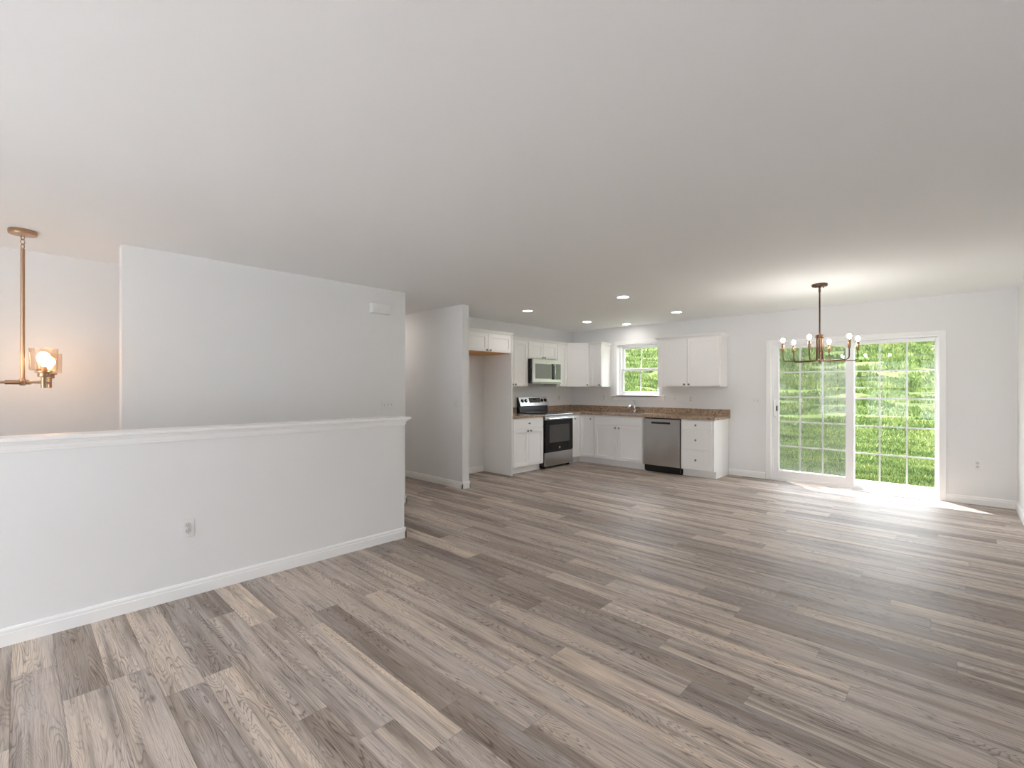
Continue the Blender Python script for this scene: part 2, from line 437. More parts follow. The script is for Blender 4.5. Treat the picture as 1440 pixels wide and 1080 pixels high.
# half-wall cap and its moulding
b = B()
box(b, XHW-HWT-0.045, XHW+0.045, YB, YHE+0.045, 1.056, 1.078, 0.003)
for z0, z1, e in ((1.0, 1.012, 0.006), (1.012, 1.036, 0.012), (1.036, 1.047, 0.020), (1.047, 1.057, 0.030)):
    box(b, XHW-HWT-e, XHW+e, YB, YHE+e, z0, z1, 0.002)
struct(obj('trim_1', b, M['trim']))

# baseboards
BBP = [(0, 0), (0.014, 0), (0.014, 0.062), (0.011, 0.066), (0.011, 0.080), (0.006, 0.090), (0, 0.092)]
def baseboard(name, runs):
    """runs: (axis, fixed, a0, a1, outward sign)"""
    b = B()
    for ax, p, a0, a1, s in runs:
        poly = [(p+s*q[0], q[1]) for q in BBP]
        prism(b, poly, a0, a1, 'X' if ax == 'X' else 'Y')
    return struct(obj(name, b, M['trim']))
baseboard('baseboard_far', [('X', YF, -2.535, -2.02, -1), ('X', YF, -0.075, XR, -1)])
baseboard('baseboard_right', [('Y', XR, YB, YF-0.014, -1)])
baseboard('baseboard_half', [('Y', XHW, YB, YHE+0.014, 1), ('X', YHE, XHW-HWT-0.014, XHW+0.014, 1)])
baseboard('baseboard_stair', [('X', 3.10, -7.9, XU+0.014, 1), ('Y', XU, 2.40, 3.114, 1)])
baseboard('baseboard_hall', [('X', YHL, -8.0, XHL+0.014, -1), ('Y', XHL, YHL-0.014, YHL+HLT+0.014, 1), ('X', YHL+HLT, XK, XHL+0.014, 1)])
baseboard('baseboard_kitchen', [('Y', XK, YHL+HLT+0.014, 5.135, 1)])
baseboard('baseboard_front', [('X', YB, XHW+0.014, XR-0.014, 1)])

# split-level stairs and landing below the half wall
b = B()
for i in range(6):
    z1 = -0.17*(i+1); box(b, XU, XHW-HWT, YHE-0.26*(i+1), YHE-0.26*i, -1.2, z1+0.0)
struct(obj('trim_2', b, M['floor'])).name = 'floor_stairs'
b = B(); box(b, XFO, XHW-HWT, YB, 1.18, -1.25, -1.02)
for f in b.faces: pass
struct(obj('floor_landing', b, M['wall']))

# ------------------------------------------------------------------ window over the sink
def grid_bars(bm, x0, x1, z0, z1, nx, nz, y, wd=0.018, th=0.006):
    for i in range(1, nx):
        x = x0+(x1-x0)*i/nx; box(bm, x-wd/2, x+wd/2, y-th/2, y+th/2, z0, z1)
    for j in range(1, nz):
        z = z0+(z1-z0)*j/nz; box(bm, x0, x1, y-th/2+0.0006, y+th/2-0.0006, z-wd/2, z+wd/2)
def ring(bm, x0, x1, z0, z1, y0, y1, l, r, bt, tp, bev=0.002):
    box(bm, x0, x0+l, y0, y1, z0, z1, bev); box(bm, x1-r, x1, y0, y1, z0, z1, bev)
    box(bm, x0+l, x1-r, y0, y1, z0, z0+bt, bev); box(bm, x0+l, x1-r, y0, y1, z1-tp, z1, bev)

def dh_window(name, x0, x1, z0, z1, yin, s, thick=0.15, cols=2, upper_rows=1):
    """double hung window; yin = room side wall face, s = direction to outdoors"""
    W = empty_struct(name, ((x0+x1)/2, yin, z0))
    ox, oy, oz = (x0+x1)/2, yin, z0
    def part(nm, bm, mat, par):
        o = obj(nm, bm, mat, par); return o
    X0, X1, Z1 = x0-ox, x1-ox, z1-oz
    def Y(a, b): return (min(s*a, s*b), max(s*a, s*b))
    b = B(); y = Y(0.07, thick); ring(b, X0, X1, 0, Z1, y[0], y[1], 0.035, 0.035, 0.03, 0.035); part('window_frame', b, M['vinyl'], W)
    # casing on the room side
    b = B(); y = Y(-0.014, 0.0)
    box(b, X0-0.062, X0, y[0], y[1], 0.0, Z1+0.062, 0.003); box(b, X1, X1+0.062, y[0], y[1], 0.0, Z1+0.062, 0.003)
    box(b, X0, X1, y[0], y[1], Z1, Z1+0.062, 0.003); part('casing', b, M['trim'], W)
    b = B(); y = Y(-0.045, 0.08); box(b, X0-0.10, X1+0.10, min(Y(-0.045, 0)), max(Y(-0.045, 0)), -0.018, 0.004, 0.003)
    box(b, X0, X1, y[0], y[1], -0.014, 0.004, 0.0); part('sill', b, M['trim'], W)
    b = B(); y = Y(-0.014, 0.0); box(b, X0-0.075, X1+0.075, y[0], y[1], -0.078, -0.018, 0.003); part('apron', b, M['trim'], W)
    zm = Z1*0.505
    for nm, za, zb, d in (('sash', 0.03, zm+0.02, 0.085), ('sash', zm-0.02, Z1-0.035, 0.115)):
        b = B(); y = Y(d, d+0.028); ring(b, X0+0.035, X1-0.035, za, zb, y[0], y[1], 0.045, 0.045, 0.045, 0.04)
        sh = part(nm, b, M['vinyl'], W)
        gx0, gx1, gz0, gz1 = X0+0.08, X1-0.08, za+0.045, zb-0.04
        b = B(); grid_bars(b, gx0, gx1, gz0, gz1, cols, upper_rows, s*(d+0.014)); part('muntin', b, M['vinyl'], sh)
        b = B(); y = Y(d+0.018, d+0.022); box(b, gx0-0.01, gx1+0.01, y[0], y[1], gz0-0.01, gz1+0.01); part('pane', b, M['pane'], sh)
    return W
dh_window('window_1', *WN, YF, 1)
dh_window('window_2', *FW[0], YB, -1, upper_rows=1)
dh_window('window_3', *FW[1], YB, -1, upper_rows=1)
dh_window('added_window', *FW[2], YB, -1, upper_rows=1)  # third front window, out of view, added for more room light

# entry door at the foyer, under an unseen transom added to bring in light
W4 = empty_struct('added_transom', (-4.675, YB, 1.2))
b = B(); ring(b, -0.475, 0.475, 0, 0.30, -0.14, -0.03, 0.05, 0.05, 0.05, 0.05); obj('window_frame', b, M['vinyl'], W4)
bx('pane', -0.425, 0.425, -0.09, -0.085, 0.05, 0.25, M['pane'], W4)
D2 = empty_struct('door_2', (-4.675, YB, -1.02))
b = B(); ring(b, -0.475, 0.475, 0, 2.04, -0.15, -0.02, 0.03, 0.03, 0.02, 0.03); obj('door_frame', b, M['trim'], D2)
b = B(); box(b, -0.445, 0.445, -0.10, -0.055, 0.02, 2.01, 0.002)
for zz in (0.2, 1.15):
    for xx in (-0.36, 0.04): box(b, xx, xx+0.32, -0.055, -0.048, zz, zz+0.72, 0.003)
dl = obj('door_leaf', b, M['trim'], D2)
b = B(); lathe(b, [(0, -0.005), (0.028, 0.0), (0.028, 0.006), (0.012, 0.01), (0.012, 0.035), (0.028, 0.045), (0.026, 0.062), (0, 0.066)], 16, (0.38, -0.052, 0.95), 'Y')
obj('knob', b, M['brass'], dl, True)

# ------------------------------------------------------------------ sliding patio door
D1 = empty_struct('door_1', (0, YF, 0))
x0, x1, z1 = SL[0], SL[1], SL[3]
b = B()
box(b, x0, x0+0.022, 0.03, 0.15, 0, z1); box(b, x1-0.012, x1, 0.03, 0.15, 0, z1)
box(b, x0+0.022, x1-0.012, 0.03, 0.15, z1-0.03, z1); box(b, x0+0.022, x1-0.012, 0.025, 0.15, 0, 0.03)
box(b, x0+0.022, x1-0.012, 0.035, 0.042, 0.03, 0.042); box(b, x0+0.022, x1-0.012, 0.088, 0.094, 0.03, 0.042)
obj('door_frame', b, M['vinyl'], D1)
# casing around the opening
b = B(); cw = 0.062
box(b, x0-cw, x0, -0.015, 0.0, 0, z1+cw*0.6, 0.003); box(b, x1, x1+cw, -0.015, 0.0, 0, z1+cw*0.6, 0.003)
box(b, x0, x1, -0.015, 0.0, z1, z1+cw*0.6, 0.003)
obj('casing', b, M['trim'], D1)
b = B(); box(b, x0, x0+0.004, 0.0, 0.03, 0, z1); box(b, x1-0.004, x1, 0, 0.03, 0, z1); box(b, x0, x1, 0, 0.03, z1-0.004, z1)
obj('jamb', b, M['trim'], D1)
def slider_panel(name, px0, px1, gx0, gx1, gz0, gz1, yc, label):
    b = B(); yy0, yy1 = yc-0.022, yc+0.022; zt = z1-0.032; zb = 0.042
    box(b, px0, gx0, yy0, yy1, zb, zt, 0.003); box(b, gx1, px1, yy0, yy1, zb, zt, 0.003)
    box(b, gx0, gx1, yy0, yy1, zb, gz0, 0.003); box(b, gx0, gx1, yy0, yy1, gz1, zt, 0.003)
    for (a, c, d, e) in ((gx0, gx0+0.010, gz0, gz1), (gx1-0.010, gx1, gz0, gz1), (gx0, gx1, gz0, gz0+0.010), (gx0, gx1, gz1-0.010, gz1)):
        box(b, a, c, yc-0.012, yc+0.012, d, e)
    p = obj(name, b, M['vinyl'], D1, label=label)
    b = B(); grid_bars(b, gx0, gx1, gz0, gz1, 3, 5, yc+0.001, 0.019, 0.007); obj('muntin_grid', b, M['vinyl'], p)
    b = B(); box(b, gx0+0.004, gx1-0.004, yc-0.008, yc-0.005, gz0+0.004, gz1-0.004); obj('glass', b, M['pane'], p)
    return p
pl_ = slider_panel('door_panel', x0+0.022, -0.968, -1.864, -1.050, 0.139, 1.913, 0.062, 'sliding white panel with the handle')
slider_panel('door_panel', -1.03, x1-0.012, -0.977, -0.1685, 0.110, 1.917, 0.116, 'fixed white panel beside the corner')
sn = bpy.data.materials.new('insect_screen'); sn.use_nodes = True; _n2 = sn.node_tree; _n2.nodes.clear()
_oo = N(_n2, 'ShaderNodeOutputMaterial'); _tt = N(_n2, 'ShaderNodeBsdfTransparent'); _dd = N(_n2, 'ShaderNodeBsdfDiffuse'); _mm = N(_n2, 'ShaderNodeMixShader')
_dd.inputs[0].default_value = (0.22, 0.22, 0.225, 1)
_mm.inputs[0].default_value = 0.26; _n2.links.new(_tt.outputs[0], _mm.inputs[1]); _n2.links.new(_dd.outputs[0], _mm.inputs[2]); _n2.links.new(_mm.outputs[0], _oo.inputs[0])
sf = B(); ring(sf, x0+0.024, -1.0, 0.045, z1-0.035, 0.141, 0.149, 0.03, 0.03, 0.03, 0.03); sf = obj('screen_frame', sf, M['vinyl'], D1)
bx('screen_mesh', x0+0.05, -1.026, 0.1445, 0.1455, 0.07, z1-0.06, sn, sf)
b = B()   # D handle
tube(b, [(-1.905, 0.04, 0.93), (-1.905, 0.012, 0.945), (-1.905, 0.002, 1.0), (-1.905, 0.0, 1.04), (-1.905, 0.002, 1.08), (-1.905, 0.012, 1.135), (-1.905, 0.04, 1.15)], 0.010, 8)
box(b, -1.925, -1.885, 0.030, 0.042, 0.90, 1.18, 0.003)
hd = obj('handle', b, M['vinyl'], pl_, True)
bx('latch', -1.886, -1.872, 0.022, 0.045, 1.0, 1.075, M['black'], pl_, 0.002)

# ------------------------------------------------------------------ lawns
def hill_z(x, y):
    t = max(0.0, y-11.5); s = 0.275*t - 0.275*2.2*(1-math.exp(-t/2.2))
    s = s if y < 46 else s
    n1 = noise.noise(Vector((x*0.12, y*0.16, 1.3)))*0.35*min(1, t/6)
    n2 = noise.noise(Vector((x*0.5, y*1.6, 4.3)))*0.16*min(1, t/5)
    return -0.16 + s + n1 + n2 + 0.012*noise.noise(Vector((x*3, y*3, 0)))
def lawn_mesh(x0, x1, nx, ys, fz):
    vs = []; fs = []
    for y in ys:
        for i in range(nx+1):
            x = x0+(x1-x0)*i/nx; vs.append((x, y, fz(x, y)))
    for j in range(len(ys)-1):
        for i in range(nx):
            a = j*(nx+1)+i; fs.append((a, a+1, a+nx+2, a+nx+1))
    return vs, fs
ys = [YFO+0.02]
while ys[-1] < 60: ys.append(ys[-1]*1.022+0.02)
vs, fs = lawn_mesh(-75, 30, 220, ys, hill_z)
me = bpy.data.meshes.new('lawn'); me.from_pydata(vs, [], fs); me.materials.append(M['ground'])
for p in me.polygons: p.use_smooth = True
lawn = bpy.data.objects.new('lawn', me); COL.objects.link(lawn)
tag(lawn, 'bright green lawn rising into a hillside beyond the patio door', 'lawn', kind='stuff')
def grass_blades():
    rs = np.random.RandomState(5)
    P = []
    # sample what shows through the patio door and the kitchen window
    for (n, xa, xb, x_at) in ((120000, -2.15, 0.05, 0), (45000, -4.75, -3.3, 1)):
        u = rs.rand(n); y = 8.3*(46/8.3)**(u**1.15)
        t = rs.rand(n); x = (xa+(xb-xa)*t)*y/7.62 + rs.normal(0, 0.15, n)
        P.append(np.stack([x, y], 1))
    P = np.concatenate(P); n = len(P)
    gz = np.array([hill_z(x, y) for x, y in P])
    clump = np.array([noise.noise(Vector((x*1.3, y*2.6, 9.1))) for x, y in P])*1.0
    ridge = np.array([noise.noise(Vector((x*0.7, y*2.6, 31.7))) for x, y in P])
    rough = np.clip((P[:, 1]-15)/6, 0, 1)
    keep = ~((ridge > 0.14) & (rough > 0.1))
    P, gz, clump, ridge, rough = P[keep], gz[keep], clump[keep], ridge[keep], rough[keep]; n = len(P)
    hgt = (0.035+0.0022*P[:, 1]) + rough*(0.05+0.16*np.clip(clump, 0, 1)) ; hgt = hgt*rs.uniform(0.6, 1.25, n)
    wid = 0.006+0.0011*P[:, 1] + rough*0.012
    ang = rs.uniform(-0.9, 0.9, n); lean = rs.normal(0, 0.35, (n, 2))
    dx, dy = np.cos(ang)*wid, np.sin(ang)*wid
    co = np.zeros((n*3, 3))
    co[0::3] = np.stack([P[:, 0]-dx, P[:, 1]-dy, gz-0.01], 1)
    co[1::3] = np.stack([P[:, 0]+dx, P[:, 1]+dy, gz-0.01], 1)
    co[2::3] = np.stack([P[:, 0]+lean[:, 0]*hgt, P[:, 1]+lean[:, 1]*hgt, gz+hgt], 1)
    me = bpy.data.meshes.new('grass')
    me.vertices.add(n*3); me.vertices.foreach_set('co', co.ravel())
    me.loops.add(n*3); me.loops.foreach_set('vertex_index', np.arange(n*3, dtype=np.int32))
    me.polygons.add(n); me.polygons.foreach_set('loop_start', np.arange(0, n*3, 3, dtype=np.int32))
    me.update(calc_edges=True)
    sh = np.clip(0.5-0.9*np.clip(ridge, 0, 1)*rough+0.6*clump+rs.normal(0, 0.22, n), 0, 1)
    ca = me.color_attributes.new('shade', 'FLOAT_COLOR', 'POINT')
    c4 = np.ones((n*3, 4), dtype=np.float32); c4[:, 0] = np.repeat(sh, 3); c4[:, 1] = c4[:, 0]; c4[:, 2] = c4[:, 0]
    ca.data.foreach_set('color', c4.ravel())
    me.materials.append(M['blade'])
    o = bpy.data.objects.new('grass', me); COL.objects.link(o)
    tag(o, 'grass blades and rough tufts growing on the green hillside', 'grass', kind='stuff')
grass_blades()
b = B(); box(b, -40, 40, -60, YB-0.16, -1.3, -1.1)  # unseen bright ground, added to bounce neutral light up to the ceiling
struct(obj('floor_bounce', b, M['bounce']))

# ------------------------------------------------------------------ cabinet builders (local: x along the run, front at y=0 facing -y, z up)
DT = 0.020
def shaker(bm, x0, x1, z0, z1, y=0.0, st=0.055):
    """five-piece door front, back at y, front face at y-DT"""
    f = y-DT
    box(bm, x0, x0+st, f, y, z0, z1, 0.0015); box(bm, x1-st, x1, f, y, z0, z1, 0.0015)
    box(bm, x0+st, x1-st, f, y, z0, z0+st, 0.0015); box(bm, x0+st, x1-st, f, y, z1-st, z1, 0.0015)
    box(bm, x0+st, x1-st, f+0.015, y-0.002, z0+st, z1-st)
def knob_part(par, x, z, y=-DT):
    b = B(); lathe(b, [(0, y-0.026), (0.011, y-0.0255), (0.0155, y-0.020), (0.0135, y-0.015), (0.006, y-0.012), (0.006, y-0.004), (0.009, y)], 14, (x, 0, z), 'Y')
    obj('knob', b, M['nickel'], par, True)
def door_part(par, x0, x1, z0, z1, kx=None, kz=None, g=0.0042):
    b = B(); shaker(b, x0+g, x1-g, z0+g, z1-g); d = obj('door', b, M['cab'], par)
    if kx is not None: knob_part(d, kx, kz)
    return d
def drawer_part(par, x0, x1, z0, z1, knob=True, name='drawer', g=0.0042):
    b = B(); box(b, x0+g, x1-g, -DT, 0, z0+g, z1-g, 0.002); d = obj(name, b, M['cab'], par)
    if knob: knob_part(d, (x0+x1)/2, (z0+z1)/2)
    return d
def base_cab(label, w, loc, rz, group='white base cabinets', hollow=False):
    t = thing('base_cabinet', label, 'cabinet', loc, rz, group)
    if hollow:
        b = B(); box(b, 0, 0.018, 0, 0.60, 0.105, 0.863); box(b, w-0.018, w, 0, 0.60, 0.105, 0.863); box(b, 0.018, w-0.018, 0.588, 0.60, 0.105, 0.863)
        box(b, 0.018, w-0.018, 0, 0.588, 0.105, 0.123); box(b, 0.018, w-0.018, 0, 0.02, 0.123, 0.863); box(b, 0.0, w, 0.075, 0.60, 0.0, 0.105)
        obj('body', b, M['cab'], t); return t
    b = B(); box(b, 0, w, 0, 0.60, 0.105, 0.863); box(b, 0.0, w, 0.075, 0.60, 0.0, 0.105); obj('body', b, M['cab'], t)
    return t
def crown(par, x0, x1, z, depth, l=True, r=True, proj=0.036, hgt=0.045):
    b = B()
    def rect(e, zz): return [b.verts.new(p) for p in ((x0-(e if l else 0), depth, zz), (x0-(e if l else 0), -DT-e, zz), (x1+(e if r else 0), -DT-e, zz), (x1+(e if r else 0), depth, zz))]
    rr_ = [rect(0.003, z+0.0003), rect(0.003, z+0.12*hgt), rect(proj*0.35, z+0.25*hgt), rect(proj*0.9, z+0.78*hgt), rect(proj, z+0.80*hgt), rect(proj, z+hgt)]
    for qa, qb in zip(rr_, rr_[1:]):
        for k_ in range(4): b.faces.new((qa[k_], qa[(k_+1) % 4], qb[(k_+1) % 4], qb[k_]))
    b.faces.new(rr_[0][::-1]); b.faces.new(rr_[-1])
    obj('crown_moulding', b, M['cab'], par)
def upper_cab(label, w, h, loc, rz, depth=0.30, cr=(True, True), ch=0.045):
    t = thing('wall_cabinet', label, 'cabinet', loc, rz, 'white wall cabinets')
    bx('body', 0, w, 0, depth, 0, h, M['cab'], t)
    crown(t, 0, w, h, depth, cr[0], cr[1], hgt=ch)
    return t
G = 0.004   # air between a cabinet and its neighbour or wall
L90 = PI/2
# --- range wall (fronts face +X).  local x -> +Y
XBF = XK + 0.61          # carcass front of base units
YP1 = 5.165
bc = base_cab('white base cabinet with one drawer over two doors, between the tall panel and the range', 0.735, (XBF, YP1+0.003, 0), L90)
drawer_part(bc, 0.01, 0.725, 0.705, 0.85); 
door_part(bc, 0.01, 0.3675, 0.115, 0.70, 0.3675-0.035, 0.66); door_part(bc, 0.3675, 0.725, 0.115, 0.70, 0.3675+0.035, 0.66)
# lazy-susan corner base
cc = thing('corner_base_cabinet', 'white corner base cabinet with hinged doors meeting at the inner corner right of the range', 'cabinet', (XK, YF, 0), 0, 'white base cabinets')
def poly_body(par, poly, z0, z1, name='body', mat=None):
    b = B(); prism(b, poly, z0, z1, 'Z'); return obj(name, b, mat or M['cab'], par)
cs = 0.914; dp = 0.61
poly_body(cc, [(G, -G), (G, -cs+0.05), (dp, -cs+0.05), (dp, -dp), (cs, -dp), (cs, -G)], 0.105, 0.863)
poly_body(cc, [(G, -G), (G, -cs+0.05), (dp-0.075, -cs+0.05), (dp-0.075, -dp+0.075), (cs, -dp+0.075), (cs, -G)], 0.0, 0.105, 'toe_kick')
# left leaf faces +X, right leaf faces -Y
b = B(); shaker(b, 0.0, cs-0.05-dp-0.022, 0.115, 0.85, 0, 0.05); dd = obj('door', b, M['cab'], cc); dd.location = (dp, -cs+0.052, 0); dd.rotation_euler = (0, 0, L90)
knob_part(dd, 0.06, 0.79)
b = B(); shaker(b, 0.0, cs-dp-0.026, 0.115, 0.85, 0, 0.05); dd = obj('door', b, M['cab'], cc); dd.location = (dp+0.024, -dp, 0)
knob_part(dd, cs-dp-0.026-0.055, 0.79)
# --- sink wall (fronts face -Y)
YBF = YF - 0.61
X_S0 = XK+cs+0.002
sk = base_cab('white sink base cabinet with two doors under a false drawer front, below the faucet', 0.935, (X_S0, YBF, 0), 0, hollow=True)
drawer_part(sk, 0.012, 0.923, 0.705, 0.85, False, 'false_front')
door_part(sk, 0.012, 0.4675, 0.115, 0.70, 0.4675-0.035, 0.66); door_part(sk, 0.4675, 0.923, 0.115, 0.70, 0.4675+0.035, 0.66)
X_D0 = X_S0+0.935+0.004; X_D1 = X_D0+0.615
X_E0 = X_D1+0.004; X_E1 = -2.537
dr = base_cab('white base cabinet with three stacked drawers at the open end of the counter', X_E1-X_E0, (X_E0, YBF, 0), 0)
wE = X_E1-X_E0
for za, zb in ((0.710, 0.850), (0.413, 0.705), (0.115, 0.408)): drawer_part(dr, 0.006, wE-0.03, za, zb)

# --- wall cabinets, range wall
XUF = XK+0.305+0.0
ZB, ZT = 1.355, 2.117
u1 = upper_cab('white two-door wall cabinet between the tall panel and the microwave', 5.868-YP1-0.002, ZT-ZB, (XUF, YP1+0.002, ZB), L90, 0.30, (False, False))
wu = 5.868-YP1-0.002
door_part(u1, 0.004, wu/2, 0.006, ZT-ZB-0.01, wu/2-0.03, 0.035); door_part(u1, wu/2, wu-0.004, 0.006, ZT-ZB-0.01, wu/2+0.03, 0.035)
u2 = upper_cab('short white two-door wall cabinet above the microwave', 0.78, ZT-1.826, (XUF, 5.870, 1.826), L90, 0.30, (False, False))
door_part(u2, 0.004, 0.39, 0.006, ZT-1.826-0.01, 0.36, 0.03); door_part(u2, 0.39, 0.776, 0.006, ZT-1.826-0.01, 0.42, 0.03)
u3w = YF-0.61-6.652-0.002
u3 = upper_cab('narrow white one-door wall cabinet right of the microwave', u3w, ZT-ZB, (XUF, 6.652, ZB), L90, 0.30, (False, False))
door_part(u3, 0.004, u3w-0.004, 0.006, ZT-ZB-0.01, 0.035, 0.035)
# diagonal corner wall cabinet
cu = thing('corner_wall_cabinet', 'white diagonal corner wall cabinet with one door in the kitchen corner', 'cabinet', (XK, YF, ZB), 0, 'white wall cabinets')
pd = [(G, -G), (G, -0.61), (0.305, -0.61), (0.61, -0.305), (0.61, -G)]
poly_body(cu, pd, 0, ZT-ZB)
e = 0.018
poly_body(cu, [(G, -G), (G, -0.61), (0.305+0.02, -0.61), (0.61, -0.325), (0.61, -G)], ZT-ZB, ZT-ZB+0.045, 'crown_moulding')
b = B(); dw = math.hypot(0.305, 0.305); shaker(b, 0.012, dw-0.012, 0.006, ZT-ZB-0.01); dd = obj('door', b, M['cab'], cu)
dd.location = (0.305, -0.61, 0); dd.rotation_euler = (0, 0, PI/4); knob_part(dd, dw-0.05, 0.035)
u4w = 0.265
u4 = upper_cab('narrow white one-door wall cabinet left of the kitchen window', u4w, ZT-ZB, (XK+0.612, YF-0.305, ZB), 0, 0.30, (False, True))
door_part(u4, 0.004, u4w-0.004, 0.006, ZT-ZB-0.01, u4w-0.04, 0.035)
u5w = 1.003
u5 = upper_cab('wide white two-door wall cabinet right of the kitchen window', u5w, ZT-ZB, (-3.555, YF-0.305, ZB), 0, 0.30, (True, True))
door_part(u5, 0.006, u5w/2-0.001, 0.006, ZT-ZB-0.01, u5w/2-0.045, 0.035); door_part(u5, u5w/2+0.001, u5w-0.006, 0.006, ZT-ZB-0.01, u5w/2+0.03, 0.035)
# --- cabinet over the refrigerator bay
FX = -4.893; FY0 = YHL+HLT+0.018; fw = 5.138-FY0; fz = 1.849; fh = 2.125-fz
fc = thing('refrigerator_cabinet', 'deep white two-door cabinet above the empty refrigerator bay', 'cabinet', (FX, FY0, fz), L90, 'white wall cabinets')
bx('body', 0, fw, 0, -XK+FX-G, 0.012, fh, M['cab'], fc)
bx('bottom_panel', 0.002, fw-0.002, 0.002, -XK+FX-G, 0.0, 0.012, M['plywood'], fc, label='bare orange-brown wood underside')
crown(fc, 0, fw, fh, -XK+FX-G, False, True, 0.030, 0.040)
door_part(fc, 0.004, fw/2, 0.006, fh-0.004, fw/2-0.035, 0.03); door_part(fc, fw/2, fw-0.004, 0.006, fh-0.004, fw/2+0.035, 0.03)
o = bx('end_panel', XK+G, FX+0.022, 5.142, 5.162, 0.0, fz+fh-0.0, M['cab'])
tag(o, 'tall white side panel enclosing the right side of the refrigerator bay', 'panel')

# ------------------------------------------------------------------ worktops
CT0, CT1 = 0.865, 0.900
wt = thing('worktop', 'short brown granite worktop left of the range', 'countertop', (0, 0, 0), 0, 'brown granite worktops')
bx('slab', XK+G, XBF+0.035, 5.166, 5.905, CT0, CT1, M['granite'], wt, 0.003)
bx('backsplash', XK+G, XK+0.024, 5.166, 5.905, CT1, 1.0, M['granite'], wt, 0.002)
wt2 = thing('worktop', 'long L-shaped brown granite worktop holding the sink, from the range to the open end', 'countertop', (0, 0, 0), 0, 'brown granite worktops')
SKX0, SKX1, SKY0, SKY1 = -4.47, -3.80, 7.03, 7.41
yf = YBF-0.035; xe = -2.512
b = B()
box(b, XK+G, XBF+0.035, 6.695, yf, CT0, CT1)
for (a, c, d, e2) in ((XK+G, SKX0, yf, YF-G), (SKX1, xe, yf, YF-G), (SKX0, SKX1, yf, SKY0), (SKX0, SKX1, SKY1, YF-G)): box(b, a, c, d, e2, CT0, CT1)
bmesh.ops.remove_doubles(b, verts=b.verts, dist=1e-4)
obj('slab', b, M['granite'], wt2)
b = B(); box(b, XK+G, XK+0.024, 6.695, YF-0.024, CT1, 1.0); box(b, XK+G, xe, YF-0.024, YF-G, CT1, 1.0)
obj('backsplash', b, M['granite'], wt2)
# sink and faucet
s_ = thing('sink', 'stainless steel drop-in sink in the granite worktop under the window', 'sink', (SKX0, SKY0, CT1))
W_, D_ = SKX1-SKX0, SKY1-SKY0
b = B(); ring_z = 0.0
for (a, c, d, e2) in ((-0.015, 0.012, -0.015, D_+0.015), (W_-0.012, W_+0.015, -0.015, D_+0.015), (0.012, W_-0.012, -0.015, 0.012), (0.012, W_-0.012, D_-0.012, D_+0.015)):
    box(b, a, c, d, e2, 0.0005, 0.004)
obj('rim', b, M['steel'], s_)
b = B()
box(b, 0.006, 0.012, 0.006, D_-0.006, -0.19, 0.0005); box(b, W_-0.012, W_-0.006, 0.006, D_-0.006, -0.19, 0.0005)
box(b, 0.012, W_-0.012, 0.006, 0.012, -0.19, 0.0005); box(b, 0.012, W_-0.012, D_-0.012, D_-0.006, -0.19, 0.0005)
box(b, 0.006, W_-0.006, 0.006, D_-0.006, -0.196, -0.19)
obj('basin', b, M['steel'], s_)
b = B(); lathe(b, [(0, -0.189), (0.04, -0.189), (0.043, -0.186), (0.03, -0.187), (0, -0.188)], 20, (W_/2, D_/2, 0)); obj('drain', b, M['chrome'], s_, True)
fa = thing('faucet', 'chrome single-lever pull-out faucet behind the sink', 'faucet', (-4.10, 7.475, CT1+0.0))
b = B(); lathe(b, [(0.028, 0), (0.028, 0.006), (0.023, 0.012), (0.021, 0.06), (0.021, 0.11), (0.019, 0.125), (0.012, 0.135), (0, 0.138)], 20); obj('body', b, M['chrome'], fa, True)
b = B(); tube(b, [(0, -0.01, 0.05), (0, -0.05, 0.090), (0, -0.10, 0.118), (0, -0.15, 0.122), (0, -0.19, 0.105)], [0.014, 0.014, 0.015, 0.019, 0.018], 12); obj('spout', b, M['chrome'], fa, True)
b = B(); tube(b, [(0, 0, 0.125), (0, -0.005, 0.16), (0, -0.03, 0.20), (0, -0.06, 0.225)], [0.011, 0.010, 0.008, 0.006], 10); obj('lever', b, M['chrome'], fa, True)

# ------------------------------------------------------------------ range
rg = thing('range', 'stainless steel and black electric range with a sloped control panel', 'range', (XK+0.615, 5.922, 0), L90)
RW = 0.762; RD = 0.60
b = B(); box(b, 0.0, RW, 0.0, RD, 0.035, 0.895)
for xx in (0.03, RW-0.07):
    for yy in (0.03, RD-0.07): box(b, xx, xx+0.04, yy, yy+0.04, 0, 0.035)
obj('body', b, M['black'], rg)
b = B(); box(b, -0.002, RW+0.002, -0.03, RD, 0.897, 0.915, 0.004); ct = obj('cooktop', b, M['blackglass'], rg)
for (cx, cy, r) in ((0.20, 0.14, 0.10), (0.56, 0.14, 0.085), (0.20, 0.41, 0.075), (0.56, 0.41, 0.09)):
    b = B(); lathe(b, [(r, 0.9152), (r, 0.9156), (r-0.003, 0.9156), (r-0.003, 0.9152)], 40, (cx, cy, 0), close=True); obj('burner_ring', b, M['slot'], ct)
bx('front_trim', 0.0, RW, -0.032, 0.0, 0.853, 0.895, M['steel'], rg, 0.004)
b = B(); box(b, 0.004, RW-0.004, -0.030, 0.0, 0.275, 0.80, 0.003); od = obj('oven_door', b, M['blackglass'], rg)
bx('window', 0.11, RW-0.11, -0.0315, -0.0295, 0.425, 0.72, M['ovenglass'], od)
bx('top_rail', 0.004, RW-0.004, -0.030, 0.0, 0.802, 0.850, M['steel'], od, 0.003)
b = B(); tube(b, [(0.05, -0.068, 0.825), (RW-0.05, -0.068, 0.825)], 0.0125, 12)
for xx in (0.075, RW-0.075): tube(b, [(xx, -0.03, 0.825), (xx, -0.068, 0.825)], 0.009, 8)
obj('handle', b, M['chrome'], od, True)
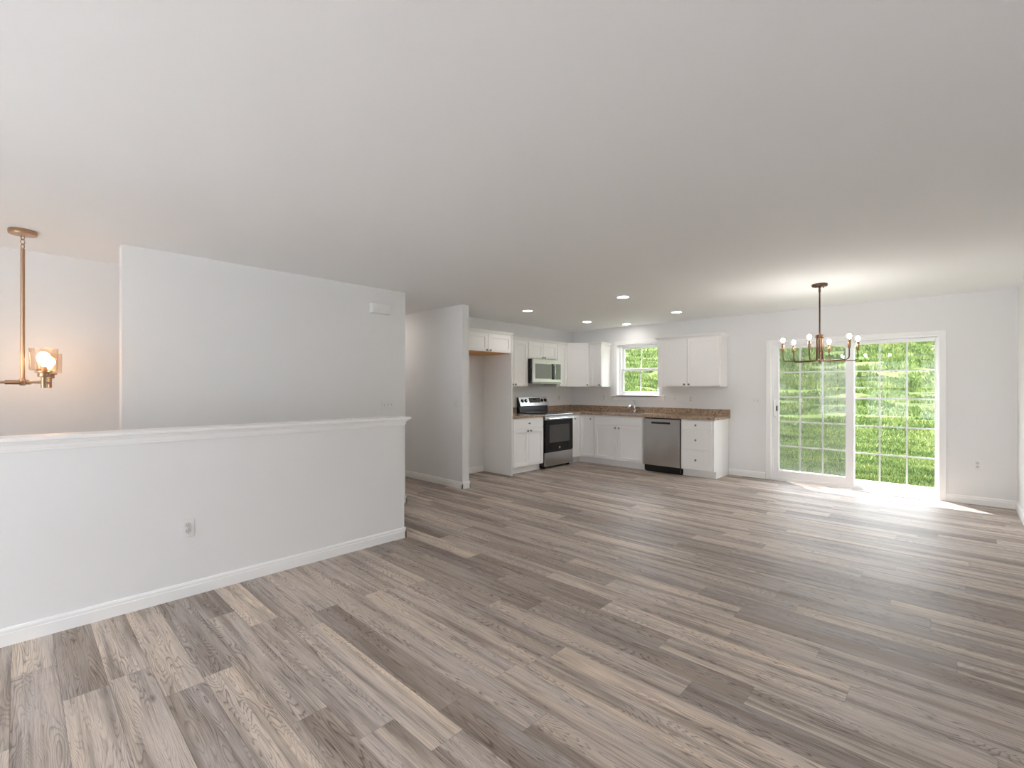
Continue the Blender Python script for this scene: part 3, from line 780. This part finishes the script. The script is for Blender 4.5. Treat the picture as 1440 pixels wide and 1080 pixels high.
def emblem(par, x, y, z, r, name='emblem'):
    b = B(); lathe(b, [(r, y), (r, y-0.0015), (r*0.84, y-0.0015), (r*0.84, y)], 24, (x, 0, z), 'Y', close=True)
    for k in range(2):
        cx = x+(k-0.5)*r*0.75
        tube(b, [(cx+r*0.28*math.cos(t*0.7), y-0.001, z+r*0.42*math.sin(t*0.7+k)) for t in range(9)], r*0.07, 6)
    return obj(name, b, M['chrome'], par, label='round silver emblem')
emblem(od, RW/2, -0.0305, 0.335, 0.020)
bx('drawer', 0.004, RW-0.004, -0.028, 0.0, 0.040, 0.268, M['steeld'], rg, 0.003)
# backguard: black riser, sloped stainless fascia
b = B(); prism(b, [(0.535, 0.915), (RD, 0.915), (RD, 1.170), (0.575, 1.175), (0.520, 1.030), (0.545, 1.010)], 0.0, RW, 'X'); bg = obj('backguard', b, M['black'], rg)
sl = Matrix.Rotation(math.atan2(0.055, 0.145), 4, 'X')
def on_slope(bm_fn, nm, mat, x0_, x1_, t0, t1, th, par):
    """rectangle on the sloped fascia: t measured up the slope from its lower edge"""
    p0 = Vector((0, 0.518, 1.024)); u = Vector((0, 0.055, 0.145)).normalized(); nrm = Vector((0, -0.145, 0.055)).normalized()
    b = B()
    q = [p0+u*t0, p0+u*t1, p0+u*t1+nrm*th, p0+u*t0+nrm*th]
    prism(b, [(v.y, v.z) for v in q], x0_, x1_, 'X'); return obj(nm, b, mat, par)
fa_ = on_slope(None, 'fascia', M['steel'], 0.0, RW, -0.006, 0.158, 0.006, bg)
_p0 = Vector((0, 0.518, 1.024)); _u = Vector((0, 0.055, 0.145)).normalized(); _n = Vector((0, -0.145, 0.055)).normalized()
def slope_pt(x, t, h): q = _p0+_u*t+_n*h; return Vector((x, q.y, q.z))
def slab_on_slope(b, xa, xb, t0, t1, h0, h1):
    q = [slope_pt(0, t0, h0), slope_pt(0, t1, h0), slope_pt(0, t1, h1), slope_pt(0, t0, h1)]
    prism(b, [(v.y, v.z) for v in q], xa, xb, 'X')
b = B(); slab_on_slope(b, 0.255, 0.555, 0.050, 0.135, 0.0005, 0.0085); nf = len(b.faces)
for r_ in range(3):
    for c_ in range(9):
        if 2 < c_ < 6 and r_ == 2: continue
        slab_on_slope(b, 0.270+c_*0.031, 0.288+c_*0.031, 0.060+r_*0.025, 0.064+r_*0.025, 0.0080, 0.0090)
b.faces.ensure_lookup_table()
for f_ in b.faces[nf:]: f_.material_index = 1
obj('display', b, [M['blackglass'], M['plug']], bg)
for xk in (0.075, 0.165, 0.60, 0.69):
    a_, c_ = slope_pt(xk, 0.088, 0.006), slope_pt(xk, 0.088, 0.032)
    b = B(); tube(b, [a_, slope_pt(xk, 0.088, 0.010), slope_pt(xk, 0.088, 0.0101), c_], [0.033, 0.033, 0.024, 0.021], 20); k_ = obj('control_knob', b, M['black'], bg, True)
    b = B(); tube(b, [slope_pt(xk, 0.100, 0.0325), slope_pt(xk, 0.076, 0.0325)], 0.0035, 6); obj('pointer', b, M['chrome'], k_)
q = slope_pt(0.40, 0.025, 0.0065)
b = B(); tube(b, [q, q+_n*0.0015], 0.010, 20); obj('emblem', b, M['nickel'], bg)

# ------------------------------------------------------------------ microwave over the range
mw = thing('microwave', 'stainless steel over-the-range microwave with a black handle side', 'microwave', (XK+0.395, 5.873, 1.405), L90)
MW, MH = 0.762, 0.415
bx('body', 0, MW, 0.0, 0.39, 0.012, MH, M['black'], mw, 0.003)
b = B(); box(b, 0.0, 0.575, -0.030, 0.0, 0.030, MH-0.002, 0.004); dm = obj('door', b, M['steelm'], mw)
bx('window', 0.055, 0.475, -0.0325, -0.029, 0.085, 0.335, M['mwglass'], dm, 0.001)
bx('handle_recess', 0.485, 0.572, -0.0322, -0.029, 0.075, 0.345, M['black'], dm, 0.001)
b = B(); tube(b, [(0.545, -0.03, 0.090), (0.545, -0.060, 0.105), (0.545, -0.066, 0.21), (0.545, -0.060, 0.315), (0.545, -0.03, 0.330)], 0.011, 10); obj('handle', b, M['chrome'], dm, True)
emblem(dm, 0.36, -0.0305, 0.375, 0.012)
b = B(); box(b, 0.578, MW, -0.030, 0.0, 0.030, MH-0.002, 0.004); cp = obj('control_panel', b, M['steelm'], mw)
bx('keypad', 0.595, MW-0.018, -0.032, -0.0295, 0.075, 0.345, M['mwglass'], cp)
bx('vent_grille', 0.0, MW, -0.020, 0.30, 0.0, 0.028, M['nickel'], mw)

# ------------------------------------------------------------------ dishwasher
dw_ = thing('dishwasher', 'stainless steel dishwasher between the sink cabinet and the drawers', 'dishwasher', (X_D0+0.002, YBF, 0))
DW = X_D1-X_D0-0.004
bx('body', 0.008, DW-0.008, 0.01, 0.56, 0.02, 0.858, M['black'], dw_)
b = B()
ph0, ph1, pz0, pz1 = 0.145, 0.455, 0.770, 0.800    # pocket handle opening
zb_, zt_ = 0.115, 0.845
for (a, c, d, e2) in ((0.004, ph0, zb_, zt_), (ph1, DW-0.004, zb_, zt_), (ph0, ph1, zb_, pz0), (ph0, ph1, pz1, zt_)):
    box(b, a, c, -0.020, 0.008, d, e2)
bmesh.ops.remove_doubles(b, verts=b.verts, dist=1e-4)
dp_ = obj('door', b, M['steelv'], dw_)
def skin_y(x, z):   # pressed sheet, very slightly bowed and wavy
    return -0.0275 - 0.0035*math.sin(PI*(x-0.004)/(DW-0.008)) - 0.0012*math.sin(2*PI*(x-0.1*z)/0.34)*math.sin(PI*(z-zb_)/(zt_-zb_))
b = B(); NX, NZ = 40, 40; gx = [0.004+(DW-0.008)*i/NX for i in range(NX+1)]; gz = [zb_+(zt_-zb_)*j/NZ for j in range(NZ+1)]
def snap(arr, vals):
    for v_ in vals:
        k_ = min(range(len(arr)), key=lambda q_: abs(arr[q_]-v_)); arr[k_] = v_
snap(gx, (ph0, ph1)); snap(gz, (pz0, pz1))
gv = [[b.verts.new((x_, skin_y(x_, z_), z_)) for x_ in gx] for z_ in gz]
for j in range(NZ):
    for i in range(NX):
        mx_, mz_ = (gx[i]+gx[i+1])/2, (gz[j]+gz[j+1])/2
        if ph0 < mx_ < ph1 and pz0 < mz_ < pz1: continue
        b.faces.new((gv[j][i], gv[j][i+1], gv[j+1][i+1], gv[j+1][i]))
bd = [e_ for e_ in b.edges if e_.is_boundary]
ext = bmesh.ops.extrude_edge_only(b, edges=bd)['geom']
for v_ in ext:
    if isinstance(v_, bmesh.types.BMVert): v_.co.y = -0.018
obj('front_sheet', b, M['steeld'], dp_, True)
bx('pocket_handle', ph0, ph1, -0.012, 0.0, pz0, pz1, M['black'], dp_)
b = B()
box(b, 0.012, 0.012+0.0, -0.0285, -0.028, 0.8, 0.81) if False else None
box(b, 0.02, DW-0.02, -0.0300, -0.0270, 0.835, 0.8375); obj('seam', b, M['nickel'], dp_)
bx('kick_plate', 0.006, DW-0.006, 0.05, 0.06, 0.0, 0.112, M['black'], dw_)

# ------------------------------------------------------------------ recessed ceiling lights
def can_light(x, y, label, real=True):
    t = thing('recessed_light', label, 'ceiling light', (x, y, H), 0, 'recessed kitchen ceiling lights')
    b = B(); lathe(b, [(0.088, 0.0), (0.088, -0.004), (0.080, -0.008), (0.064, -0.004), (0.064, 0.0)], 32, close=True); obj('trim_ring', b, M['trim'], t, True)
    b = B(); lathe(b, [(0.0, -0.0045), (0.040, -0.0045), (0.064, -0.0035), (0.064, -0.0015), (0, -0.001)], 32); obj('lens', b, M['can'], t, True)
    return t
can_light(-4.446, 5.025, 'leftmost of the round recessed ceiling lights, nearest the refrigerator cabinet')
can_light(-2.927, 5.053, 'largest looking recessed ceiling light, nearest the camera')
can_light(-4.469, 6.549, 'small recessed ceiling light over the floor in front of the range')
can_light(-4.123, 7.237, 'small recessed ceiling light just above the kitchen window')
can_light(-2.942, 6.596, 'rightmost of the round recessed ceiling lights, above the wide wall cabinet')
hl = thing('hallway_light', 'round ceiling light inside the hallway behind the stair wall', 'ceiling light', (-6.3, 3.45, H))
b = B(); lathe(b, [(0.13, 0.0), (0.13, -0.02), (0.12, -0.03), (0.11, -0.02), (0.11, 0.0)], 32, close=True); obj('ring', b, M['nickel'], hl, True)
b = B(); lathe(b, [(0, -0.06), (0.06, -0.055), (0.105, -0.03), (0.109, -0.01), (0, -0.008)], 32); obj('globe', b, M['hallglobe'], hl, True)

# ------------------------------------------------------------------ dining chandelier
cx, cy = -1.045, 5.867
ch = thing('chandelier', 'bronze six-arm chandelier with bare candle bulbs in front of the patio door', 'chandelier', (cx, cy, 0))
b = B(); lathe(b, [(0.0, H), (0.072, H), (0.074, H-0.012), (0.070, H-0.026), (0.012, H-0.030), (0.010, H-0.050), (0, H-0.052)], 32); cn = obj('canopy', b, M['bronze'], ch, True)
for a in (0.9, 0.9+PI):
    b = B(); lathe(b, [(0.006, H-0.024), (0.006, H-0.034), (0.003, H-0.038), (0, H-0.038)], 10, (0.045*math.cos(a), 0.045*math.sin(a), 0)); obj('screw', b, M['bronze'], cn, True)
b = B(); tube(b, [(0, 0, H-0.045), (0, 0, 1.90)], 0.0075, 10)
lathe(b, [(0.0, H-0.055), (0.011, H-0.056), (0.011, H-0.085), (0, H-0.086)], 12); obj('stem', b, M['bronze'], ch, True)
b = B(); lathe(b, [(0, 1.915), (0.012, 1.912), (0.014, 1.895), (0.0075, 1.880), (0.0075, 1.63), (0.014, 1.622), (0.008, 1.605), (0, 1.603)], 14); obj('hub', b, M['bronze_gold'], ch, True)
Rr = 0.345
PHI = 42.0
right = Vector((math.cos(YAW), math.sin(YAW), 0)); fwd = Vector((-math.sin(YAW), math.cos(YAW), 0))
for k in range(6):
    th = math.radians(PHI+60*k)
    d = right*math.cos(th)+fwd*math.sin(th)
    zb = 1.622; rc = 0.035
    pts = [d*0.030+Vector((0, 0, 1.885)), d*0.030+Vector((0, 0, zb+rc))]
    for j in range(1, 6): a = j/5*PI/2; pts.append(d*(0.030+rc*(1-math.cos(a)))+Vector((0, 0, zb+rc*(1-math.sin(a)))))
    pts.append(d*(Rr-rc)+Vector((0, 0, zb)))
    for j in range(1, 6): a = j/5*PI/2; pts.append(d*(Rr-rc+rc*math.sin(a))+Vector((0, 0, zb+rc*(1-math.cos(a)))))
    pts.append(d*Rr+Vector((0, 0, 1.735)))
    b = B(); tube(b, pts, 0.0052, 8)
    lathe(b, [(0, 1.900), (0.010, 1.899), (0.011, 1.875), (0.007, 1.868), (0, 1.868)], 10, tuple(d*0.030)); am = obj('arm', b, M['bronze'], ch, True)
    p = d*Rr
    b = B(); lathe(b, [(0, 1.725), (0.008, 1.727), (0.013, 1.740), (0.013, 1.815), (0.010, 1.822), (0, 1.823)], 14, tuple(p)); obj('candle_sleeve', b, M['bronze_gold'], am, True)
    b = B(); lathe(b, [(0, 1.823), (0.008, 1.826), (0.015, 1.838), (0.0195, 1.851), (0.016, 1.865), (0.008, 1.873), (0, 1.876)], 16, tuple(p)); obj('bulb', b, M['bulb'], am, True)

# ------------------------------------------------------------------ foyer chandelier
fx, fy = -4.748, 0.026
fc_ = thing('foyer_chandelier', 'satin brass three-light chandelier with clear glass cup shades above the stairs', 'chandelier', (fx, fy, 0))
b = B(); lathe(b, [(0, H), (0.072, H), (0.075, H-0.008), (0.072, H-0.030), (0.0, H-0.033)], 32); obj('canopy', b, M['brass'], fc_, True)
def link(bm, z, rx):
    n_ = 20; pts = []
    for i in range(n_+1):
        a = 2*PI*i/n_; u_, v_ = 0.013*math.cos(a), 0.019*math.sin(a)
        pts.append((u_*math.cos(rx), u_*math.sin(rx), z+v_))
    tube(bm, pts, 0.003, 6, False)
b = B(); link(b, H-0.048, 0.7); link(b, H-0.080, 0.7+PI/2); link(b, H-0.112, 0.7); obj('chain', b, M['brass'], fc_, True)
b = B(); tube(b, [(0, 0, H-0.128), (0, 0, 1.375)], 0.0115, 12); obj('stem', b, M['brass'], fc_, True)
b = B(); lathe(b, [(0, 1.352), (0.012, 1.353), (0.018, 1.362), (0.018, 1.395), (0.014, 1.402), (0.012, 1.402)], 16)
obj('hub', b, M['brass'], fc_, True)
for deg in (-27.0, 112.0, 222.0):
    th = math.radians(deg); d = right*math.cos(th)+fwd*math.sin(th); R3 = 0.335 if deg < 100 or deg > 200 else 0.345
    p = d*R3
    b = B(); tube(b, [d*0.010+Vector((0, 0, 1.376)), d*R3+Vector((0, 0, 1.376))], 0.0085, 10)
    tube(b, [d*0.015+Vector((0, 0, 1.376)), d*0.085+Vector((0, 0, 1.376))], 0.0155, 12)
    lathe(b, [(0, 1.336), (0.014, 1.337), (0.014, 1.415), (0, 1.416)], 14, tuple(p))
    am = obj('arm', b, M['brass'], fc_, True)
    b = B(); lathe(b, [(0.016, 1.408), (0.030, 1.412), (0.030, 1.436), (0.044, 1.440), (0.044, 1.447), (0.020, 1.448), (0.018, 1.478), (0.0, 1.480)], 20, tuple(p)); obj('socket_cup', b, M['brass'], am, True)
    b = B(); lathe(b, [(0.030, 1.449), (0.066, 1.451), (0.070, 1.457), (0.072, 1.600), (0.069, 1.600), (0.067, 1.459), (0.030, 1.453)], 32, tuple(p), close=True)
    obj('glass_shade', b, M['shade'], am, True)
    b = B(); lathe(b, [(0, 1.480), (0.012, 1.484), (0.016, 1.498), (0.030, 1.520), (0.034, 1.540), (0.028, 1.562), (0.014, 1.575), (0, 1.578)], 20, tuple(p)); obj('bulb', b, M['warmbulb'], am, True)

# ------------------------------------------------------------------ switches, outlets, chime, floor vent
def frame_for(wall, a, z):
    """root transform so that local -y looks into the room"""
    if wall == 'far': return (a, YF, z), 0
    if wall == 'hall': return (a, YHL, z), 0
    if wall == 'half': return (XHW, a, z), L90
    if wall == 'stair': return (XU, a, z), L90
    if wall == 'kitchen': return (XK, a, z), L90
def outlet(wall, a, z, label):
    loc, rz = frame_for(wall, a, z); t = thing('outlet', label, 'outlet', loc, rz, 'duplex wall outlets')
    bx('plate', -0.036, 0.036, -0.006, 0.0, -0.058, 0.058, M['plate'], t, 0.002)
    for s in (-1, 1):
        b = B(); lathe(b, [(0, -0.0085), (0.0165, -0.0085), (0.0175, -0.006)], 18, (0, 0, s*0.020), 'Y'); r_ = obj('receptacle', b, M['plug'], t)
        b = B(); box(b, -0.0075, -0.0055, -0.0092, -0.0083, s*0.020-0.001, s*0.020+0.008); box(b, 0.0045, 0.0065, -0.0092, -0.0083, s*0.020-0.001, s*0.020+0.007)
        tube(b, [(0, -0.0092, s*0.020-0.008), (0, -0.0083, s*0.020-0.008)], 0.0026, 8); obj('slots', b, M['slot'], r_)
def switch(wall, a, z, gangs, label):
    loc, rz = frame_for(wall, a, z); t = thing('light_switch', label, 'light switch', loc, rz, 'wall light switches')
    hw = 0.036+0.023*(gangs-1)
    bx('plate', -hw, hw, -0.006, 0.0, -0.058, 0.058, M['plate'], t, 0.002)
    for g_ in range(gangs):
        xx = (g_-(gangs-1)/2)*0.046
        b = B(); box(b, xx-0.006, xx+0.006, -0.0085, -0.005, -0.014, 0.014); prism(b, [(-0.008, -0.004), (-0.018, 0.006), (-0.016, 0.010), (-0.008, 0.006)], xx-0.004, xx+0.004, 'X')
        obj('toggle', b, M['plug'], t)
outlet('half', 0.752, 0.437, 'white duplex outlet low on the half wall')
outlet('far', 0.188, 0.455, 'white duplex outlet low on the wall between patio door and right corner')
outlet('far', -3.13, 1.155, 'white duplex outlet above the counter under the wide wall cabinet')
outlet('far', -4.765, 1.165, 'faint outlet above the counter left of the sink window')
outlet('kitchen', 7.12, 1.15, 'faint outlet on the range wall near the kitchen corner')
switch('stair', 2.867, 1.145, 3, 'triple white light switch on the stair wall above the half wall cap')
switch('far', -3.40, 1.158, 1, 'single light switch over the counter just right of the sink window')
switch('far', -2.147, 1.142, 2, 'double white light switch left of the patio door')
switch('hall', -4.85, 1.125, 1, 'single white light switch at the end of the hallway wall')
dc = thing('door_chime', 'white plastic door chime box high on the stair wall', 'door chime', (XU, 2.767, 2.155), L90)
b = B(); box(b, -0.118, 0.118, -0.045, 0.0, 0.0, 0.108, 0.012); obj('cover', b, M['wall'], dc, True)
bx('backplate', -0.124, 0.124, -0.010, 0.0, -0.004, 0.112, M['plate'], dc, 0.004)
fv = thing('floor_vent', 'pale metal floor register in front of the patio door', 'floor vent', (-0.415, 7.415, 0))
b = B()
box(b, -0.160, 0.160, -0.062, -0.040, 0.0, 0.0016, 0.001); box(b, -0.160, 0.160, 0.040, 0.062, 0.0, 0.0016, 0.001)
box(b, -0.160, -0.145, -0.040, 0.040, 0.0, 0.0016); box(b, 0.145, 0.160, -0.040, 0.040, 0.0, 0.0016); box(b, -0.145, 0.145, -0.004, 0.004, 0.0, 0.0016)
obj('frame', b, M['register'], fv)
b = B()
for i in range(12):
    xx = -0.1205+i*0.0219; box(b, xx-0.0024, xx+0.0024, -0.040, -0.004, 0.0006, 0.0013); box(b, xx-0.0024, xx+0.0024, 0.004, 0.040, 0.0006, 0.0013)
obj('louvre', b, M['register'], fv)
bx('dark_sheet', -0.145, 0.145, -0.040, 0.040, 0.0002, 0.0005, M['slot'], fv)  # flat dark sheet standing for the shade inside the vent
